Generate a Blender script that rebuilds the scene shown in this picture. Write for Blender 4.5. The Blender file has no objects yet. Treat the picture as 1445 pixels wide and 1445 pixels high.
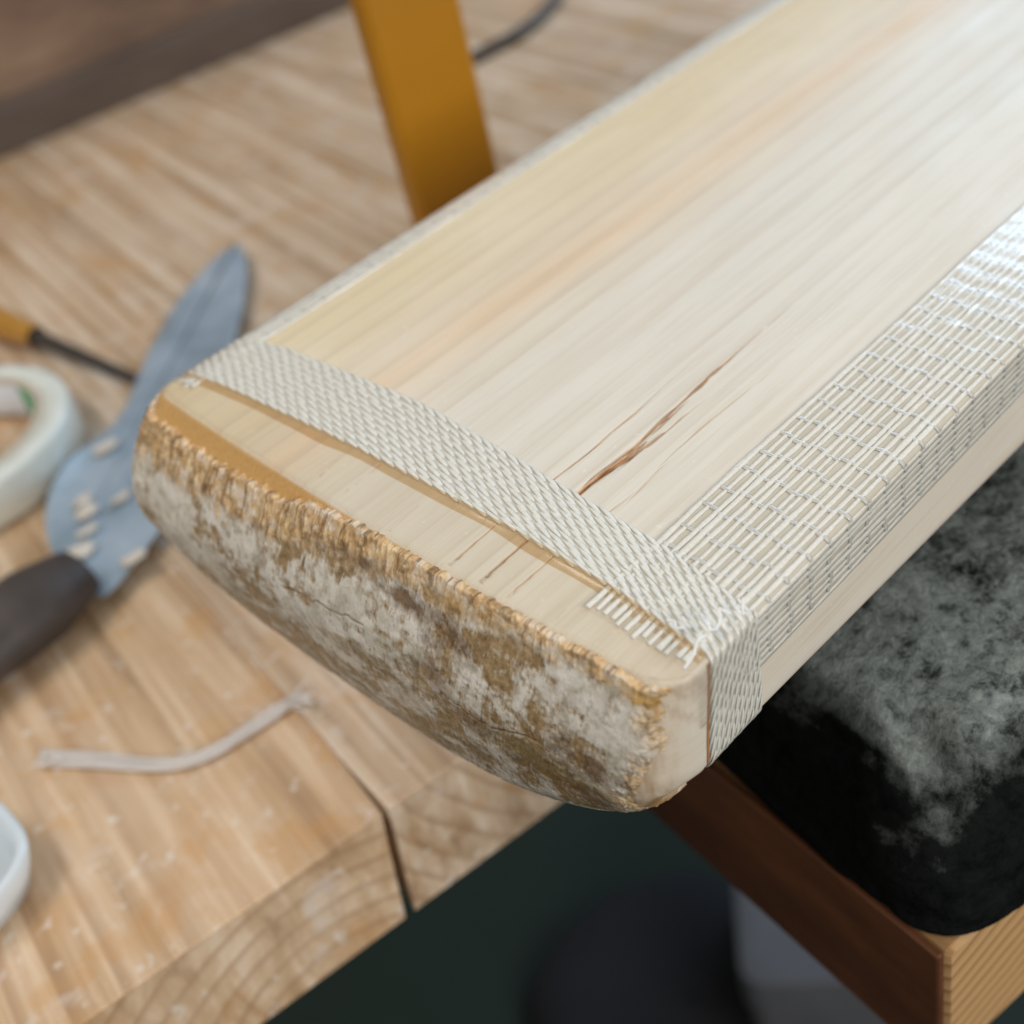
import bpy, math, random
import numpy as np
from mathutils import Matrix, Vector

random.seed(7); RNG = np.random.default_rng(7)
S = bpy.context.scene
COL = S.collection

# ------------------------------------------------------------------ camera
# world: metres, z up, z=0 is the bench top, x runs along the bench's front edge
H = 0.075                                     # height of the bat's face at the toe over the bench
F = 1800.0; C0 = 722.5                        # focal length / centre in photo pixels (1445 wide)
def nrm(v): v = np.asarray(v, float); return v/np.linalg.norm(v)
bx_ = np.array([0.71197521, 0.38195624, -0.58923742])    # bat axes seen in camera space
by_ = np.array([0.68441115, -0.5651606, 0.46062444])
bz_ = np.array([-0.15707539, -0.73123384, -0.66379544])
O_ = np.array([-0.02167776, 0.00031514, 0.17430209])
wz = -nrm([600., 2200, 1800])
wx = np.array([4143., -2602, 1800]); wx = nrm(wx - wz*(wx@wz)); wy = np.cross(wz, wx)
RW = np.array([wx, wy, wz])
CAMP = RW@(-O_) + np.array([0, 0, H])
cam = bpy.data.cameras.new('camera'); camo = bpy.data.objects.new('camera', cam); COL.objects.link(camo)
r_, u_, b_ = RW@[1, 0, 0.], RW@[0, -1., 0], RW@[0, 0, -1.]
camo.matrix_world = Matrix(((r_[0], u_[0], b_[0], CAMP[0]), (r_[1], u_[1], b_[1], CAMP[1]), (r_[2], u_[2], b_[2], CAMP[2]), (0, 0, 0, 1)))
cam.sensor_width = 36; cam.lens = F/1445*36; cam.clip_start = 0.01; cam.clip_end = 20
cam.dof.use_dof = True; cam.dof.focus_distance = 0.167; cam.dof.aperture_fstop = cam.lens/3.3; cam.dof.aperture_blades = 0
S.camera = camo

# ------------------------------------------------------------------ light
W = bpy.data.worlds.new('World'); S.world = W; W.use_nodes = True
bg = W.node_tree.nodes['Background']; bg.inputs[0].default_value = (1.0, 0.975, 0.94, 1); bg.inputs[1].default_value = 0.30
def area(name, loc, target, sx, sy, power, col):
    l = bpy.data.lights.new(name, 'AREA'); l.shape = 'RECTANGLE'; l.size = sx; l.size_y = sy; l.energy = power; l.color = col
    o = bpy.data.objects.new(name, l); COL.objects.link(o); o.location = loc
    o.rotation_euler = (Vector(target)-Vector(loc)).to_track_quat('-Z', 'Y').to_euler(); return o
def pol(az, el, d): a, e = math.radians(az), math.radians(el); return (d*math.cos(e)*math.cos(a), d*math.cos(e)*math.sin(a), d*math.sin(e))
area('window_light', pol(20, 27, 1.7), (0.06, 0, 0.07), 0.94, 0.55, 12, (0.52, 0.75, 1.0))
area('side_fill_light', pol(-80, 24, 1.9), (0.05, 0, 0.05), 1.2, 0.6, 27, (1.0, 0.985, 0.96))  # unseen fill lamp added to brighten the bat's near side
area('ceiling_light', pol(150, 66, 1.7), (0.05, 0.05, 0), 1.1, 0.5, 14, (1.0, 0.94, 0.85))
S.view_settings.view_transform = 'Standard'; S.view_settings.look = 'None'; S.view_settings.exposure = -0.18; S.view_settings.gamma = 1
S.view_settings.use_curve_mapping = False

# ------------------------------------------------------------------ helpers
def at(px, py, z=0.0):
    d = RW@np.array([px-C0, py-C0, F]); t = (z-CAMP[2])/d[2]; return CAMP+d*t
def link(o, parent=None):
    COL.objects.link(o)
    if parent: o.parent = parent
    return o
def tag(o, label, cat, group=None):
    o['label'] = label; o['category'] = cat
    if group: o['group'] = group
    return o
def empty(name, loc=(0, 0, 0)):
    o = bpy.data.objects.new(name, None); o.empty_display_size = 0.02; o.location = loc; return link(o)
def mesh(name, V, Fc, mat=None, parent=None, smooth=True, attrs=None):
    V = np.asarray(V, np.float32).reshape(-1, 3); me = bpy.data.meshes.new(name)
    if isinstance(Fc, np.ndarray):
        n, k = Fc.shape
        me.vertices.add(len(V)); me.vertices.foreach_set('co', V.ravel())
        me.loops.add(n*k); me.loops.foreach_set('vertex_index', Fc.astype(np.int32).ravel())
        me.polygons.add(n); me.polygons.foreach_set('loop_start', np.arange(0, n*k, k, dtype=np.int32))
        me.update(calc_edges=True)
    else:
        me.from_pydata([tuple(v) for v in V], [], Fc)
    me.validate()
    me.polygons.foreach_set('use_smooth', np.full(len(me.polygons), smooth))
    if attrs:
        for k_, a in attrs.items():
            at_ = me.attributes.new(k_, 'FLOAT', 'POINT'); at_.data.foreach_set('value', np.asarray(a, np.float32).ravel())
    if mat: me.materials.append(mat)
    o = bpy.data.objects.new(name, me); return link(o, parent)
def quads(nr, nc, wrap=False, off=0):
    i = np.arange(nr-1)[:, None]; j = np.arange(nc if wrap else nc-1)[None]; j2 = (j+1) % nc
    a = i*nc+j; b = i*nc+j2; c = (i+1)*nc+j2; d = (i+1)*nc+j
    return np.stack([a, b, c, d], -1).reshape(-1, 4)+off
def tube_arrays(P, rad, ns=6, flat=1.0, up=None):
    """tube along polyline P (n,3); rad scalar or (n,); flat squashes along 'up'"""
    P = np.asarray(P, float); n = len(P); T = np.gradient(P, axis=0); T /= np.linalg.norm(T, axis=1)[:, None]+1e-12
    U = np.tile(np.array([0, 0, 1.]), (n, 1)) if up is None else np.asarray(up, float)*np.ones((n, 3))
    Sd = np.cross(T, U); bad = np.linalg.norm(Sd, axis=1) < 1e-6; Sd[bad] = [1, 0, 0]
    Sd /= np.linalg.norm(Sd, axis=1)[:, None]; U = np.cross(Sd, T)
    rad = np.ones(n)*rad; a = np.linspace(0, 2*np.pi, ns, endpoint=False)
    V = P[:, None]+rad[:, None, None]*(np.cos(a)[None, :, None]*Sd[:, None]+flat*np.sin(a)[None, :, None]*U[:, None])
    return V.reshape(-1, 3), quads(n, ns, True)
class Bag:
    def __init__(s): s.V = []; s.F = []; s.n = 0
    def add(s, V, Fq): s.V.append(V); s.F.append(Fq+s.n); s.n += len(V)
    def build(s, name, mat, parent=None): return mesh(name, np.concatenate(s.V), np.concatenate(s.F), mat, parent)
def catmull(P, n=12):
    P = [np.asarray(p, float) for p in P]; P = [2*P[0]-P[1]]+P+[2*P[-1]-P[-2]]; out = []
    for i in range(1, len(P)-2):
        for k in range(n):
            t = k/n; a, b, c, d = P[i-1:i+3]
            out.append(.5*((2*b)+(c-a)*t+(2*a-5*b+4*c-d)*t*t+(-a+3*b-3*c+d)*t**3))
    out.append(P[-2]); return np.array(out)
def vnoise(x, y, seed=0):
    x = np.asarray(x, float); y = np.asarray(y, float); xi = np.floor(x).astype(np.int64); yi = np.floor(y).astype(np.int64)
    fx = x-xi; fy = y-yi; fx = fx*fx*(3-2*fx); fy = fy*fy*(3-2*fy)
    def h(a, b):
        n = (a*374761393+b*668265263+seed*1274126177) & 0xffffffff; n = ((n ^ (n >> 13))*1274126177) & 0xffffffff
        return ((n ^ (n >> 16)) & 0xffff)/65535.0
    return (h(xi, yi)*(1-fx)+h(xi+1, yi)*fx)*(1-fy)+(h(xi, yi+1)*(1-fx)+h(xi+1, yi+1)*fx)*fy
def fbm(x, y, seed=0, oct=4, gain=.5):
    s = 0; a = 1; t = 0
    for o in range(oct): s = s+a*vnoise(x*2**o, y*2**o, seed+o*17); t += a; a *= gain
    return s/t
def sstep(a, b, x): t = np.clip((x-a)/(b-a), 0, 1); return t*t*(3-2*t)

# ------------------------------------------------------------------ node helpers
class NT:
    def __init__(s, name):
        s.m = bpy.data.materials.new(name); s.m.use_nodes = True; s.t = s.m.node_tree; s.n = s.t.nodes; s.p = s.n['Principled BSDF']
    def new(s, ty, **kw):
        o = s.n.new(ty)
        for k, v in kw.items(): setattr(o, k, v)
        return o
    def set(s, sock, v):
        if hasattr(v, 'is_output') or isinstance(v, bpy.types.NodeSocket): s.t.links.new(v, sock)
        else: sock.default_value = v
    def co(s, scale=(1, 1, 1), rot=(0, 0, 0), loc=(0, 0, 0)):
        if not hasattr(s, '_tc'): s._tc = s.new('ShaderNodeTexCoord')
        mp = s.new('ShaderNodeMapping'); s.t.links.new(s._tc.outputs['Object'], mp.inputs[0])
        mp.inputs['Scale'].default_value = scale; mp.inputs['Rotation'].default_value = rot; mp.inputs['Location'].default_value = loc
        return mp.outputs[0]
    def noise(s, vec, scale=1, detail=4, rough=.55, dist=0):
        o = s.new('ShaderNodeTexNoise'); s.set(o.inputs['Vector'], vec); o.inputs['Scale'].default_value = scale
        o.inputs['Detail'].default_value = detail; o.inputs['Roughness'].default_value = rough; o.inputs['Distortion'].default_value = dist
        return o.outputs['Fac']
    def ramp(s, fac, stops, interp='LINEAR'):
        o = s.new('ShaderNodeValToRGB'); s.set(o.inputs[0], fac); cr = o.color_ramp; cr.interpolation = interp
        while len(cr.elements) < len(stops): cr.elements.new(0.5)
        for e, (p, c) in zip(cr.elements, stops): e.position = p; e.color = (c, c, c, 1) if isinstance(c, (int, float)) else tuple(c)+(1,)
        return o.outputs[0]
    def mix(s, fac, a, b, mode='MIX'):
        o = s.new('ShaderNodeMix', data_type='RGBA', blend_type=mode)
        s.set(o.inputs['Factor'], fac)
        for k, v in (('A', a), ('B', b)):
            sk = [i for i in o.inputs if i.name == k and i.type == 'RGBA'][0]
            s.set(sk, tuple(v)+(1,) if isinstance(v, (tuple, list)) and len(v) == 3 else v)
        return [q for q in o.outputs if q.type == 'RGBA'][0]
    def math(s, op, a, b=0.0, c=None):
        o = s.new('ShaderNodeMath', operation=op); s.set(o.inputs[0], a); s.set(o.inputs[1], b)
        if c is not None: s.set(o.inputs[2], c)
        return o.outputs[0]
    def attr(s, name): o = s.new('ShaderNodeAttribute'); o.attribute_name = name; return o.outputs['Fac']
    def sep(s, vec): o = s.new('ShaderNodeSeparateXYZ'); s.set(o.inputs[0], vec); return o.outputs
    def bump(s, h, strength=.3, dist=.0005):
        o = s.new('ShaderNodeBump'); s.set(o.inputs['Height'], h); o.inputs['Strength'].default_value = strength; o.inputs['Distance'].default_value = dist
        s.t.links.new(o.outputs[0], s.p.inputs['Normal']); return o
    def out(s, col=None, rough=.5, **kw):
        if col is not None: s.set(s.p.inputs['Base Color'], tuple(col)+(1,) if isinstance(col, (tuple, list)) else col)
        s.set(s.p.inputs['Roughness'], rough)
        for k, v in kw.items(): s.set(s.p.inputs[k.replace('_', ' ')], v)
        return s.m

# ------------------------------------------------------------------ materials
def mat_willow():
    s = NT('willow'); q = s.co(); X, Y, Z = s.sep(q)
    warp = s.noise(s.co((14, 5, 14)), 1, 3, .5)
    xw = s.math('ADD', X, s.math('MULTIPLY', s.math('SUBTRACT', warp, .5), .022))
    u = s.math('MULTIPLY_ADD', xw, 1/.108, .5)                       # 0 left edge .. 1 right edge
    base = s.ramp(u, [(0, (.70, .58, .39)), (.13, (.73, .62, .42)), (.22, (.74, .63, .45)), (.28, (.72, .615, .47)), (.33, (.77, .60, .42)),
                      (.38, (.73, .645, .52)), (.46, (.735, .69, .605)), (.6, (.73, .69, .605)), (.8, (.735, .685, .59)), (1, (.73, .66, .555))])
    g1 = s.noise(s.co((190, 4, 190)), 1, 3, .5, .3)                 # growth lines
    g2 = s.noise(s.co((1700, 45, 1700)), 1, 4, .65)                   # fine fibre
    wv = s.new('ShaderNodeTexWave', wave_type='BANDS', bands_direction='X', wave_profile='SAW'); s.set(wv.inputs['Vector'], s.co((1, .012, 0)))
    wv.inputs['Scale'].default_value = 58; wv.inputs['Distortion'].default_value = 3.0; wv.inputs['Detail'].default_value = 2.5; wv.inputs['Detail Scale'].default_value = .55
    line = s.ramp(wv.outputs['Fac'], [(0, .25), (.06, 0), (.55, .05), (.86, .55), (.97, 1), (1, .3)])
    c = s.mix(s.math('MULTIPLY', s.ramp(g1, [(.33, 1), (.47, 0)]), .25), base, (.53, .42, .29))
    c = s.mix(s.math('MULTIPLY', line, s.ramp(s.noise(s.co((70, 6, 70)), 1, 2), [(.35, .08), (.65, .46)])), c, (.50, .39, .27))
    c = s.mix(s.math('MULTIPLY', s.ramp(g2, [(.35, 1), (.5, 0)]), .20), c, (.50, .38, .24))
    b = s.noise(s.co((60, 25, 60)), 1, 4, .6)
    c = s.mix(s.math('MULTIPLY', s.ramp(b, [(.45, 0), (.7, 1)]), .25), c, (.86, .80, .70))
    sp = s.noise(s.co((900, 700, 900)), 1, 2, .5)
    c = s.mix(s.math('MULTIPLY', s.ramp(sp, [(.68, 0), (.76, 1)]), .35), c, (.90, .86, .78))
    # golden bare wood of the toe chamfer (attribute), split wood
    c = s.mix(s.attr('gold'), c, s.ramp(g2, [(.2, (.50, .27, .08)), (.8, (.72, .44, .17))]))
    cr = s.attr('crack')
    c = s.mix(cr, c, s.ramp(s.noise(s.co((2500, 160, 900)), 1, 3), [(.3, (.20, .075, .022)), (.5, (.50, .24, .085)), (.7, (.70, .46, .25))]))
    dt = s.attr('dirt'); c = s.mix(s.math('MULTIPLY', dt, s.ramp(s.noise(s.co((300, 300, 120)), 1, 5, .7), [(.3, .1), (.6, 1)])), c, (.33, .19, .08))
    s.bump(s.math('ADD', s.math('MULTIPLY', g2, .6), s.math('MULTIPLY', sp, .5)), .10, .0003)
    rg = s.ramp(s.noise(s.co((90, 50, 90)), 1, 4, .6), [(.3, .42), (.7, .56)])
    return s.out(c, rg, Specular_IOR_Level=.42)
def mat_toe():
    s = NT('worn_toe_filler')
    n1 = s.noise(s.co((260, 260, 200)), 1, 7, .68, .6); n2 = s.noise(s.co((900, 900, 700)), 1, 5, .7)
    paint = s.attr('paint'); rim = s.attr('rim'); st = s.attr('stain'); ol = s.attr('olive')
    white = s.ramp(n1, [(.25, (.30, .25, .17)), (.42, (.55, .505, .42)), (.56, (.75, .71, .635)), (.75, (.83, .80, .74))])
    brown = s.ramp(n2, [(.25, (.12, .068, .026)), (.5, (.33, .22, .105)), (.75, (.52, .39, .23))])
    pf = s.math('ADD', paint, s.math('MULTIPLY', s.math('SUBTRACT', n2, .5), .9))
    c = s.mix(s.ramp(pf, [(.22, 0), (.72, 1)]), brown, white)
    c = s.mix(s.math('MULTIPLY', ol, s.ramp(n2, [(.35, .2), (.55, 1)])), c, s.ramp(n1, [(.3, (.10, .075, .03)), (.7, (.34, .23, .08))]))
    tan = s.ramp(s.noise(s.co((700, 700, 260)), 1, 6, .7), [(.25, (.22, .105, .03)), (.42, (.55, .34, .15)), (.6, (.76, .57, .34)), (.78, (.80, .70, .55))])
    tan = s.mix(s.ramp(s.attr('cream'), [(.54, 0), (.66, .7)]), tan, s.ramp(n2, [(.3, (.58, .47, .35)), (.6, (.78, .70, .60))]))
    tan = s.mix(s.ramp(s.attr('cream'), [(.30, .7), (.40, 0)]), tan, s.ramp(n2, [(.3, (.16, .085, .03)), (.7, (.42, .27, .13))]))
    c = s.mix(rim, c, tan)
    c = s.mix(st, c, s.ramp(n2, [(.3, (.055, .028, .012)), (.6, (.19, .10, .035)), (.8, (.40, .22, .07))]))
    c = s.mix(s.math('MULTIPLY', s.attr('amber'), .85), c, s.ramp(n2, [(.3, (.26, .13, .02)), (.6, (.50, .29, .06)), (.8, (.62, .42, .16))]))
    s.bump(s.math('ADD', s.math('MULTIPLY', n2, .7), n1), .32, .0005)
    return s.out(c, s.ramp(n1, [(.3, .55), (.7, .36)]), Coat_Weight=.25, Coat_Roughness=.2)
def mat_yarn(name, col, rough=.35):
    s = NT(name); v = s.noise(s.co((2200, 2200, 2200)), 1, 2); b = s.noise(s.co((120, 120, 120)), 1, 3)
    c = s.mix(s.ramp(v, [(.3, 0), (.7, 1)]), tuple(x*.86 for x in col), col)
    c = s.mix(s.math('MULTIPLY', s.ramp(b, [(.4, 0), (.7, 1)]), .3), c, tuple(x*y for x, y in zip(col, (.93, .9, .82))))
    s.p.inputs['Subsurface Weight'].default_value = 0
    return s.out(c, rough, Coat_Weight=.75, Coat_Roughness=.15)
def mat_film(name, tint, rough, transp=.9, body=(.8, .76, .68)):
    s = NT(name); n = s.n; n.remove(s.p); o = n['Material Output']
    tr = s.new('ShaderNodeBsdfTransparent'); tr.inputs[0].default_value = tint+(1,)
    gl = s.new('ShaderNodeBsdfGlossy'); gl.inputs['Roughness'].default_value = rough
    df = s.new('ShaderNodeBsdfDiffuse'); df.inputs[0].default_value = tuple(body)+(1,)
    fr = s.new('ShaderNodeLayerWeight'); fr.inputs[0].default_value = .5
    bp = s.new('ShaderNodeBump'); bp.inputs['Strength'].default_value = .08; bp.inputs['Distance'].default_value = .0004
    s.set(bp.inputs['Height'], s.noise(s.co((600, 350, 600)), 1, 3))
    s.t.links.new(bp.outputs[0], gl.inputs['Normal'])
    ff = s.math('MULTIPLY_ADD', s.math('POWER', fr.outputs['Facing'], 4.0), .85, .05)
    m1 = s.new('ShaderNodeMixShader'); m1.inputs[0].default_value = transp; s.t.links.new(df.outputs[0], m1.inputs[1]); s.t.links.new(tr.outputs[0], m1.inputs[2])
    m2 = s.new('ShaderNodeMixShader'); s.set(m2.inputs[0], ff); s.t.links.new(m1.outputs[0], m2.inputs[1]); s.t.links.new(gl.outputs[0], m2.inputs[2])
    s.t.links.new(m2.outputs[0], o.inputs[0]); return s.m
def mat_bench(name, seed, tone=(1, 1, 1), ringc=(0.02, 0, -.05)):
    s = NT(name); tn = lambda c: tuple(a*b for a, b in zip(c, tone))
    w = s.new('ShaderNodeTexWave', wave_type='RINGS', rings_direction='Y', wave_profile='SAW')
    s.set(w.inputs['Vector'], s.co((1, .10, 1), (0.03, 0, .05), ringc)); w.inputs['Scale'].default_value = 58; w.inputs['Distortion'].default_value = 1.0
    w.inputs['Detail'].default_value = 2; w.inputs['Detail Scale'].default_value = 1.5
    g = s.noise(s.co((190, 8, 60), loc=(seed, seed, 0)), 1, 5, .62, .5); bl = s.noise(s.co((26, 13, 26), loc=(seed*3, 1, 0)), 1, 5, .6)
    c = s.ramp(g, [(.28, tn((.27, .17, .10))), (.42, tn((.50, .365, .235))), (.55, tn((.64, .505, .37))), (.68, tn((.78, .69, .58)))])
    c = s.mix(s.math('MULTIPLY', s.ramp(w.outputs['Fac'], [(.0, 0), (.6, .15), (.9, 1), (1, .2)]), .7), c, tn((.33, .20, .11)))
    c = s.mix(s.math('MULTIPLY', s.ramp(bl, [(.45, 0), (.7, 1)]), .35), c, tn((.70, .60, .50)))
    c = s.mix(s.math('MULTIPLY', s.ramp(s.noise(s.co((40, 30, 40), loc=(0, seed, 0)), 1, 4), [(.55, 0), (.7, 1)]), .55), c, tn((.50, .29, .12)))
    c = s.mix(s.math('MULTIPLY', s.ramp(s.noise(s.co((230, 200, 200), loc=(seed, 0, 0)), 1, 3), [(.62, 0), (.70, 1)]), .55), c, (.80, .74, .68))
    c = s.mix(s.math('MULTIPLY', s.ramp(s.noise(s.co((75, 60, 75), loc=(seed*2, 3, 0)), 1, 4, .6), [(.57, 0), (.66, 1)]), .35), c, tn((.56, .31, .10)))
    c = s.mix(s.math('MULTIPLY', s.ramp(s.noise(s.co((60, 75, 60), loc=(5, seed*2, 0)), 1, 5, .7), [(.58, 0), (.68, 1)]), .5), c, (.74, .66, .60))
    s.bump(g, .4, .0012)
    return s.out(c, s.ramp(bl, [(.4, .38), (.65, .65)]))
def mat_simple(name, stops, scale, rough=.5, detail=5, bump=0, **kw):
    s = NT(name); n = s.noise(s.co(scale), 1, detail, .6)
    c = s.ramp(n, stops)
    if bump: s.bump(n, bump, .0008)
    return s.out(c, rough, **kw)
def mat_pad():
    s = NT('dusty_black_felt')
    a = s.noise(s.co((75, 75, 75)), 1, 8, .74, .15); b = s.noise(s.co((330, 330, 330)), 1, 6, .78, .3); d = s.noise(s.co((24, 24, 24), loc=(.3, .1, 0)), 1, 3)
    geo = s.new('ShaderNodeNewGeometry'); nz = s.sep(geo.outputs['Normal'])[2]
    up = s.ramp(s.math('ADD', nz, s.math('MULTIPLY', s.math('SUBTRACT', a, .5), 1.3)), [(.40, 0), (1.0, 1)])                                 # dust on what faces up; its fading also paints the sides' deep shade
    m = s.math('ADD', s.math('MULTIPLY', a, .55), s.math('MULTIPLY', b, .45)); m = s.math('ADD', m, s.math('MULTIPLY', s.math('SUBTRACT', d, .5), .25))
    f = s.math('MULTIPLY', s.ramp(m, [(.395, .01), (.455, .45), (.50, .8), (.60, 1)]), s.math('ADD', s.math('MULTIPLY', up, .95), .03))
    c = s.mix(f, (.0045, .005, .0052), s.ramp(b, [(.3, (.12, .14, .132)), (.7, (.37, .405, .385))]))
    s.bump(s.math('ADD', a, b), .6, .0015)
    return s.out(c, 1.0, Specular_IOR_Level=.0)

M = {}
M['willow'] = mat_willow(); M['toe'] = mat_toe()
M['yarn'] = mat_yarn('woven_polyester_yarn', (.82, .80, .73)); M['bandbase'] = mat_yarn('woven_tape_ground', (.69, .66, .58), .4)
M['strand'] = mat_yarn('glass_fibre_strand', (.95, .94, .90), .3); M['weft'] = mat_yarn('glass_fibre_weft', (.66, .655, .64), .15)
M['adhesive'] = mat_simple('tape_adhesive', [(.3, (.60, .55, .45)), (.7, (.67, .62, .52))], (150, 60, 150), .35)
M['thread'] = mat_yarn('loose_white_thread', (.92, .92, .92), .3)
M['film'] = mat_film('clear_tape_film', (1, .995, .98), .10, .93); M['glue'] = mat_film('amber_glue', (.93, .82, .66), .15, .95)
M['clear'] = mat_film('clear_edge_film', (1, .975, .93), .12, .95)

# ================================================================== the bench
FY = 0.0175; BT = 0.0295
bench = empty('workbench', (0, FY, -BT)); tag(bench, 'scarred pale wooden workbench of wide boards under the bat', 'workbench')
def board(x0, x1, y0, y1, z0, z1, mat, parent, name='board', r=.0012, open0=0, open1=0, lean=0):
    """box with eased edges; open0/open1: the side edge is split away near the front"""
    ny = 40; ys = np.concatenate([[y0, y0+r], np.linspace(y0+r, y0+.05, 14)[1:], np.linspace(y0+.05, y1-r, 8)[1:], [y1]])
    prof = [(0, z0+r), (0, z0+(z1-z0)*.33), (0, z0+(z1-z0)*.66), (0, z1-r), (r*.3, z1-r*.3), (r, z1)]
    V = []
    for i, y in enumerate(ys):
        e = r if i in (0, len(ys)-1) else 0
        k = max(0, 1-(y-y0)/.018)**1.1
        ring = []
        for d, z in prof: ring.append((x0+d+e*.6+k*open0*(.8+.5*(z1-z)/(z1-z0))+lean*(z1-z)*k, y, z-(e*.6 if z == z1 else 0)))
        for d, z in reversed(prof): ring.append((x1-d-e*.6-k*open1*(.8+.5*(z1-z)/(z1-z0))+lean*(z1-z)*k, y, z-(e*.6 if z == z1 else 0)))
        V += ring
    n = len(prof)*2; Fc = [tuple(int(k) for k in q) for q in quads(len(ys), n, True)]
    Fc += [tuple(range(n-1, -1, -1)), tuple(range((len(ys)-1)*n, len(ys)*n))]
    V = np.array(V); V = V-np.array(parent.location) if parent else V
    o = mesh(name, V, Fc, mat, parent, smooth=False); return o
jo = [-.235, -.0085, .135, .275, .42, .56]
tones = [(1.06, .95, .82), (1.02, .98, .94), (.98, .97, .97), (1.04, 1.03, 1.03), (.98, .97, .97)]
rc = [(.028, 0, .020), (-.075, 0, -.06), (-.2, 0, .1), (-.35, 0, -.07), (-.5, 0, .08)]
for i in range(5):
    g = .00003
    board(jo[i]+g, jo[i+1]-g, FY, .62, -BT, 0, mat_bench('bench_wood_%d' % i, i*1.7+.4, tones[i], rc[i]), bench, r=.0003,
          open0=.0008 if i == 1 else 0, open1=.0008 if i == 0 else 0, lean=-.12 if i in (0, 1) else 0)
M['dark'] = mat_simple('dark_metal', [(.3, (.035, .032, .03)), (.7, (.07, .062, .055))], (60, 60, 60), .45, Metallic=.3)
M['dark_lower_strip'] = mat_simple('dark_lower_strip_wood', [(.3, (.07, .048, .036)), (.7, (.12, .088, .07))], (14, 30, 40), .7)
M['rail'] = mat_simple('dark_rail_wood', [(.3, (.10, .062, .042)), (.5, (.20, .125, .082)), (.7, (.33, .22, .145))], (14, 30, 40), .6, bump=.2)
rail = board(-.3, .36, .445, .475, .0005, .20, M['rail'], None, 'back_rail', .003)
mesh('dark_lower_strip', [(x, y, z) for z in (.0008, .016, .020) for x, y in ((-.3, .4448), (.36, .4448), (.36, .438 if z < .018 else .442), (-.3, .438 if z < .018 else .442))], [(3, 2, 6, 7), (7, 6, 10, 11), (0, 3, 7, 4), (2, 1, 5, 6), (4, 7, 11, 8), (6, 5, 9, 10), (8, 11, 10, 9)], M['dark_lower_strip'], rail, smooth=False)  # separate darker strip along the rail's lower edge
tag(rail, 'dark brown board standing across the back of the bench', 'board')

# ================================================================== the bat
bat = bpy.data.objects.new('cricket_bat', None); link(bat); bat.empty_display_size = .02
tag(bat, 'pale willow cricket bat with taped edges and a worn chalky toe', 'cricket bat')
ax, ay, az = RW@bx_, RW@by_, RW@bz_
bat.matrix_world = Matrix(((ax[0], ay[0], az[0], 0), (ax[1], ay[1], az[1], 0), (ax[2], ay[2], az[2], H), (0, 0, 0, 1)))
HW = .054
def ytoe(x): return .0022*(x/HW)**2
def ztop(x, y): return -.0012*(x/HW)**2
def thick(x, y): return .0205+.0025*(1-sstep(0, .010, y))+.055*np.maximum(y, 0)*(x/HW)**2+(.0172+.0068*(1-sstep(.005, .05, y)))*np.maximum(0, 1-(x/HW)**2)
LEN = .330
def outline(sg, r, dn=.12e-3, fine_to=.022):
    xs = np.arange(0, HW-r, dn)*1.0
    P = [np.stack([xs, ytoe(xs)], 1)]
    yc = ytoe(HW-r)+r; a = np.linspace(0, np.pi/2, max(8, int(r*1.57/dn)))
    P.append(np.stack([HW-r+r*np.sin(a), yc-r*np.cos(a)], 1))
    ys = np.concatenate([np.linspace(yc, fine_to, int((fine_to-yc)/.0004))[1:], np.linspace(fine_to, .13, 180)[1:], np.linspace(.13, LEN, 40)[1:]])
    P.append(np.stack([np.full(len(ys), HW), ys], 1)); P = np.concatenate(P); P[:, 0] *= sg; return P
oR = outline(1, .0042); oL = outline(-1, .0055)
n = min(len(oR), len(oL))
def resamp(P, n_):
    s = np.concatenate([[0], np.cumsum(np.linalg.norm(np.diff(P, axis=0), axis=1))])
    i = np.linspace(0, len(P)-1, n_); return np.stack([np.interp(i, np.arange(len(P)), P[:, k]) for k in (0, 1)], 1)
oR = resamp(oR, n); oL = resamp(oL, n)
OUT = np.concatenate([oL[::-1], oR[1:]]); NO = len(OUT); MID = n-1
T_ = np.gradient(OUT, axis=0); T_ /= np.linalg.norm(T_, axis=1)[:, None]; NRM2 = np.stack([T_[:, 1], -T_[:, 0]], 1)   # outward
ux, uy = OUT[:, 0], OUT[:, 1]
toeW = np.clip(-NRM2[:, 1], 0, 1)
RF = .0006+.0032*sstep(.040, .053, -ux)*(1-toeW)                # top edge rounding, softer along the far edge
def bulge(x, s):
    b = .0078-.0032*(x/HW)
    return b*np.where(s < .018, np.sin(np.pi/2*np.clip(s/.018, 0, 1)), 1-.3*((s-.018)/.016)**2)
def side_point(i, s, off=0.0):
    """point on the rim surface: outline index array i, depth s below the face"""
    x, y = ux[i], uy[i]; rf = RF[i]
    ins = np.where(s < rf, rf-np.sqrt(np.maximum(0, rf**2-(rf-s)**2)), 0)
    Tt = thick(x, y); rb = .0045+.005*toeW[i]; k = np.clip((s-(Tt-rb))/rb, 0, 1); ins = ins+rb*(1-np.sqrt(np.maximum(0, 1-k**2)))
    px = x-NRM2[i, 0]*(ins-off); py = y-NRM2[i, 1]*(ins-off)-toeW[i]*bulge(x, s)
    lw = sstep(.046, .0535, -x)*(1-sstep(.0, .0085, y))
    px = px-.0042*lw*np.sin(np.pi/2*np.clip(s/.011, 0, 1)); py = py-.001*lw*np.sin(np.pi*np.clip(s/.02, 0, 1))
    return np.stack(np.broadcast_arrays(px, py, ztop(x, y)-s), -1)

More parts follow.
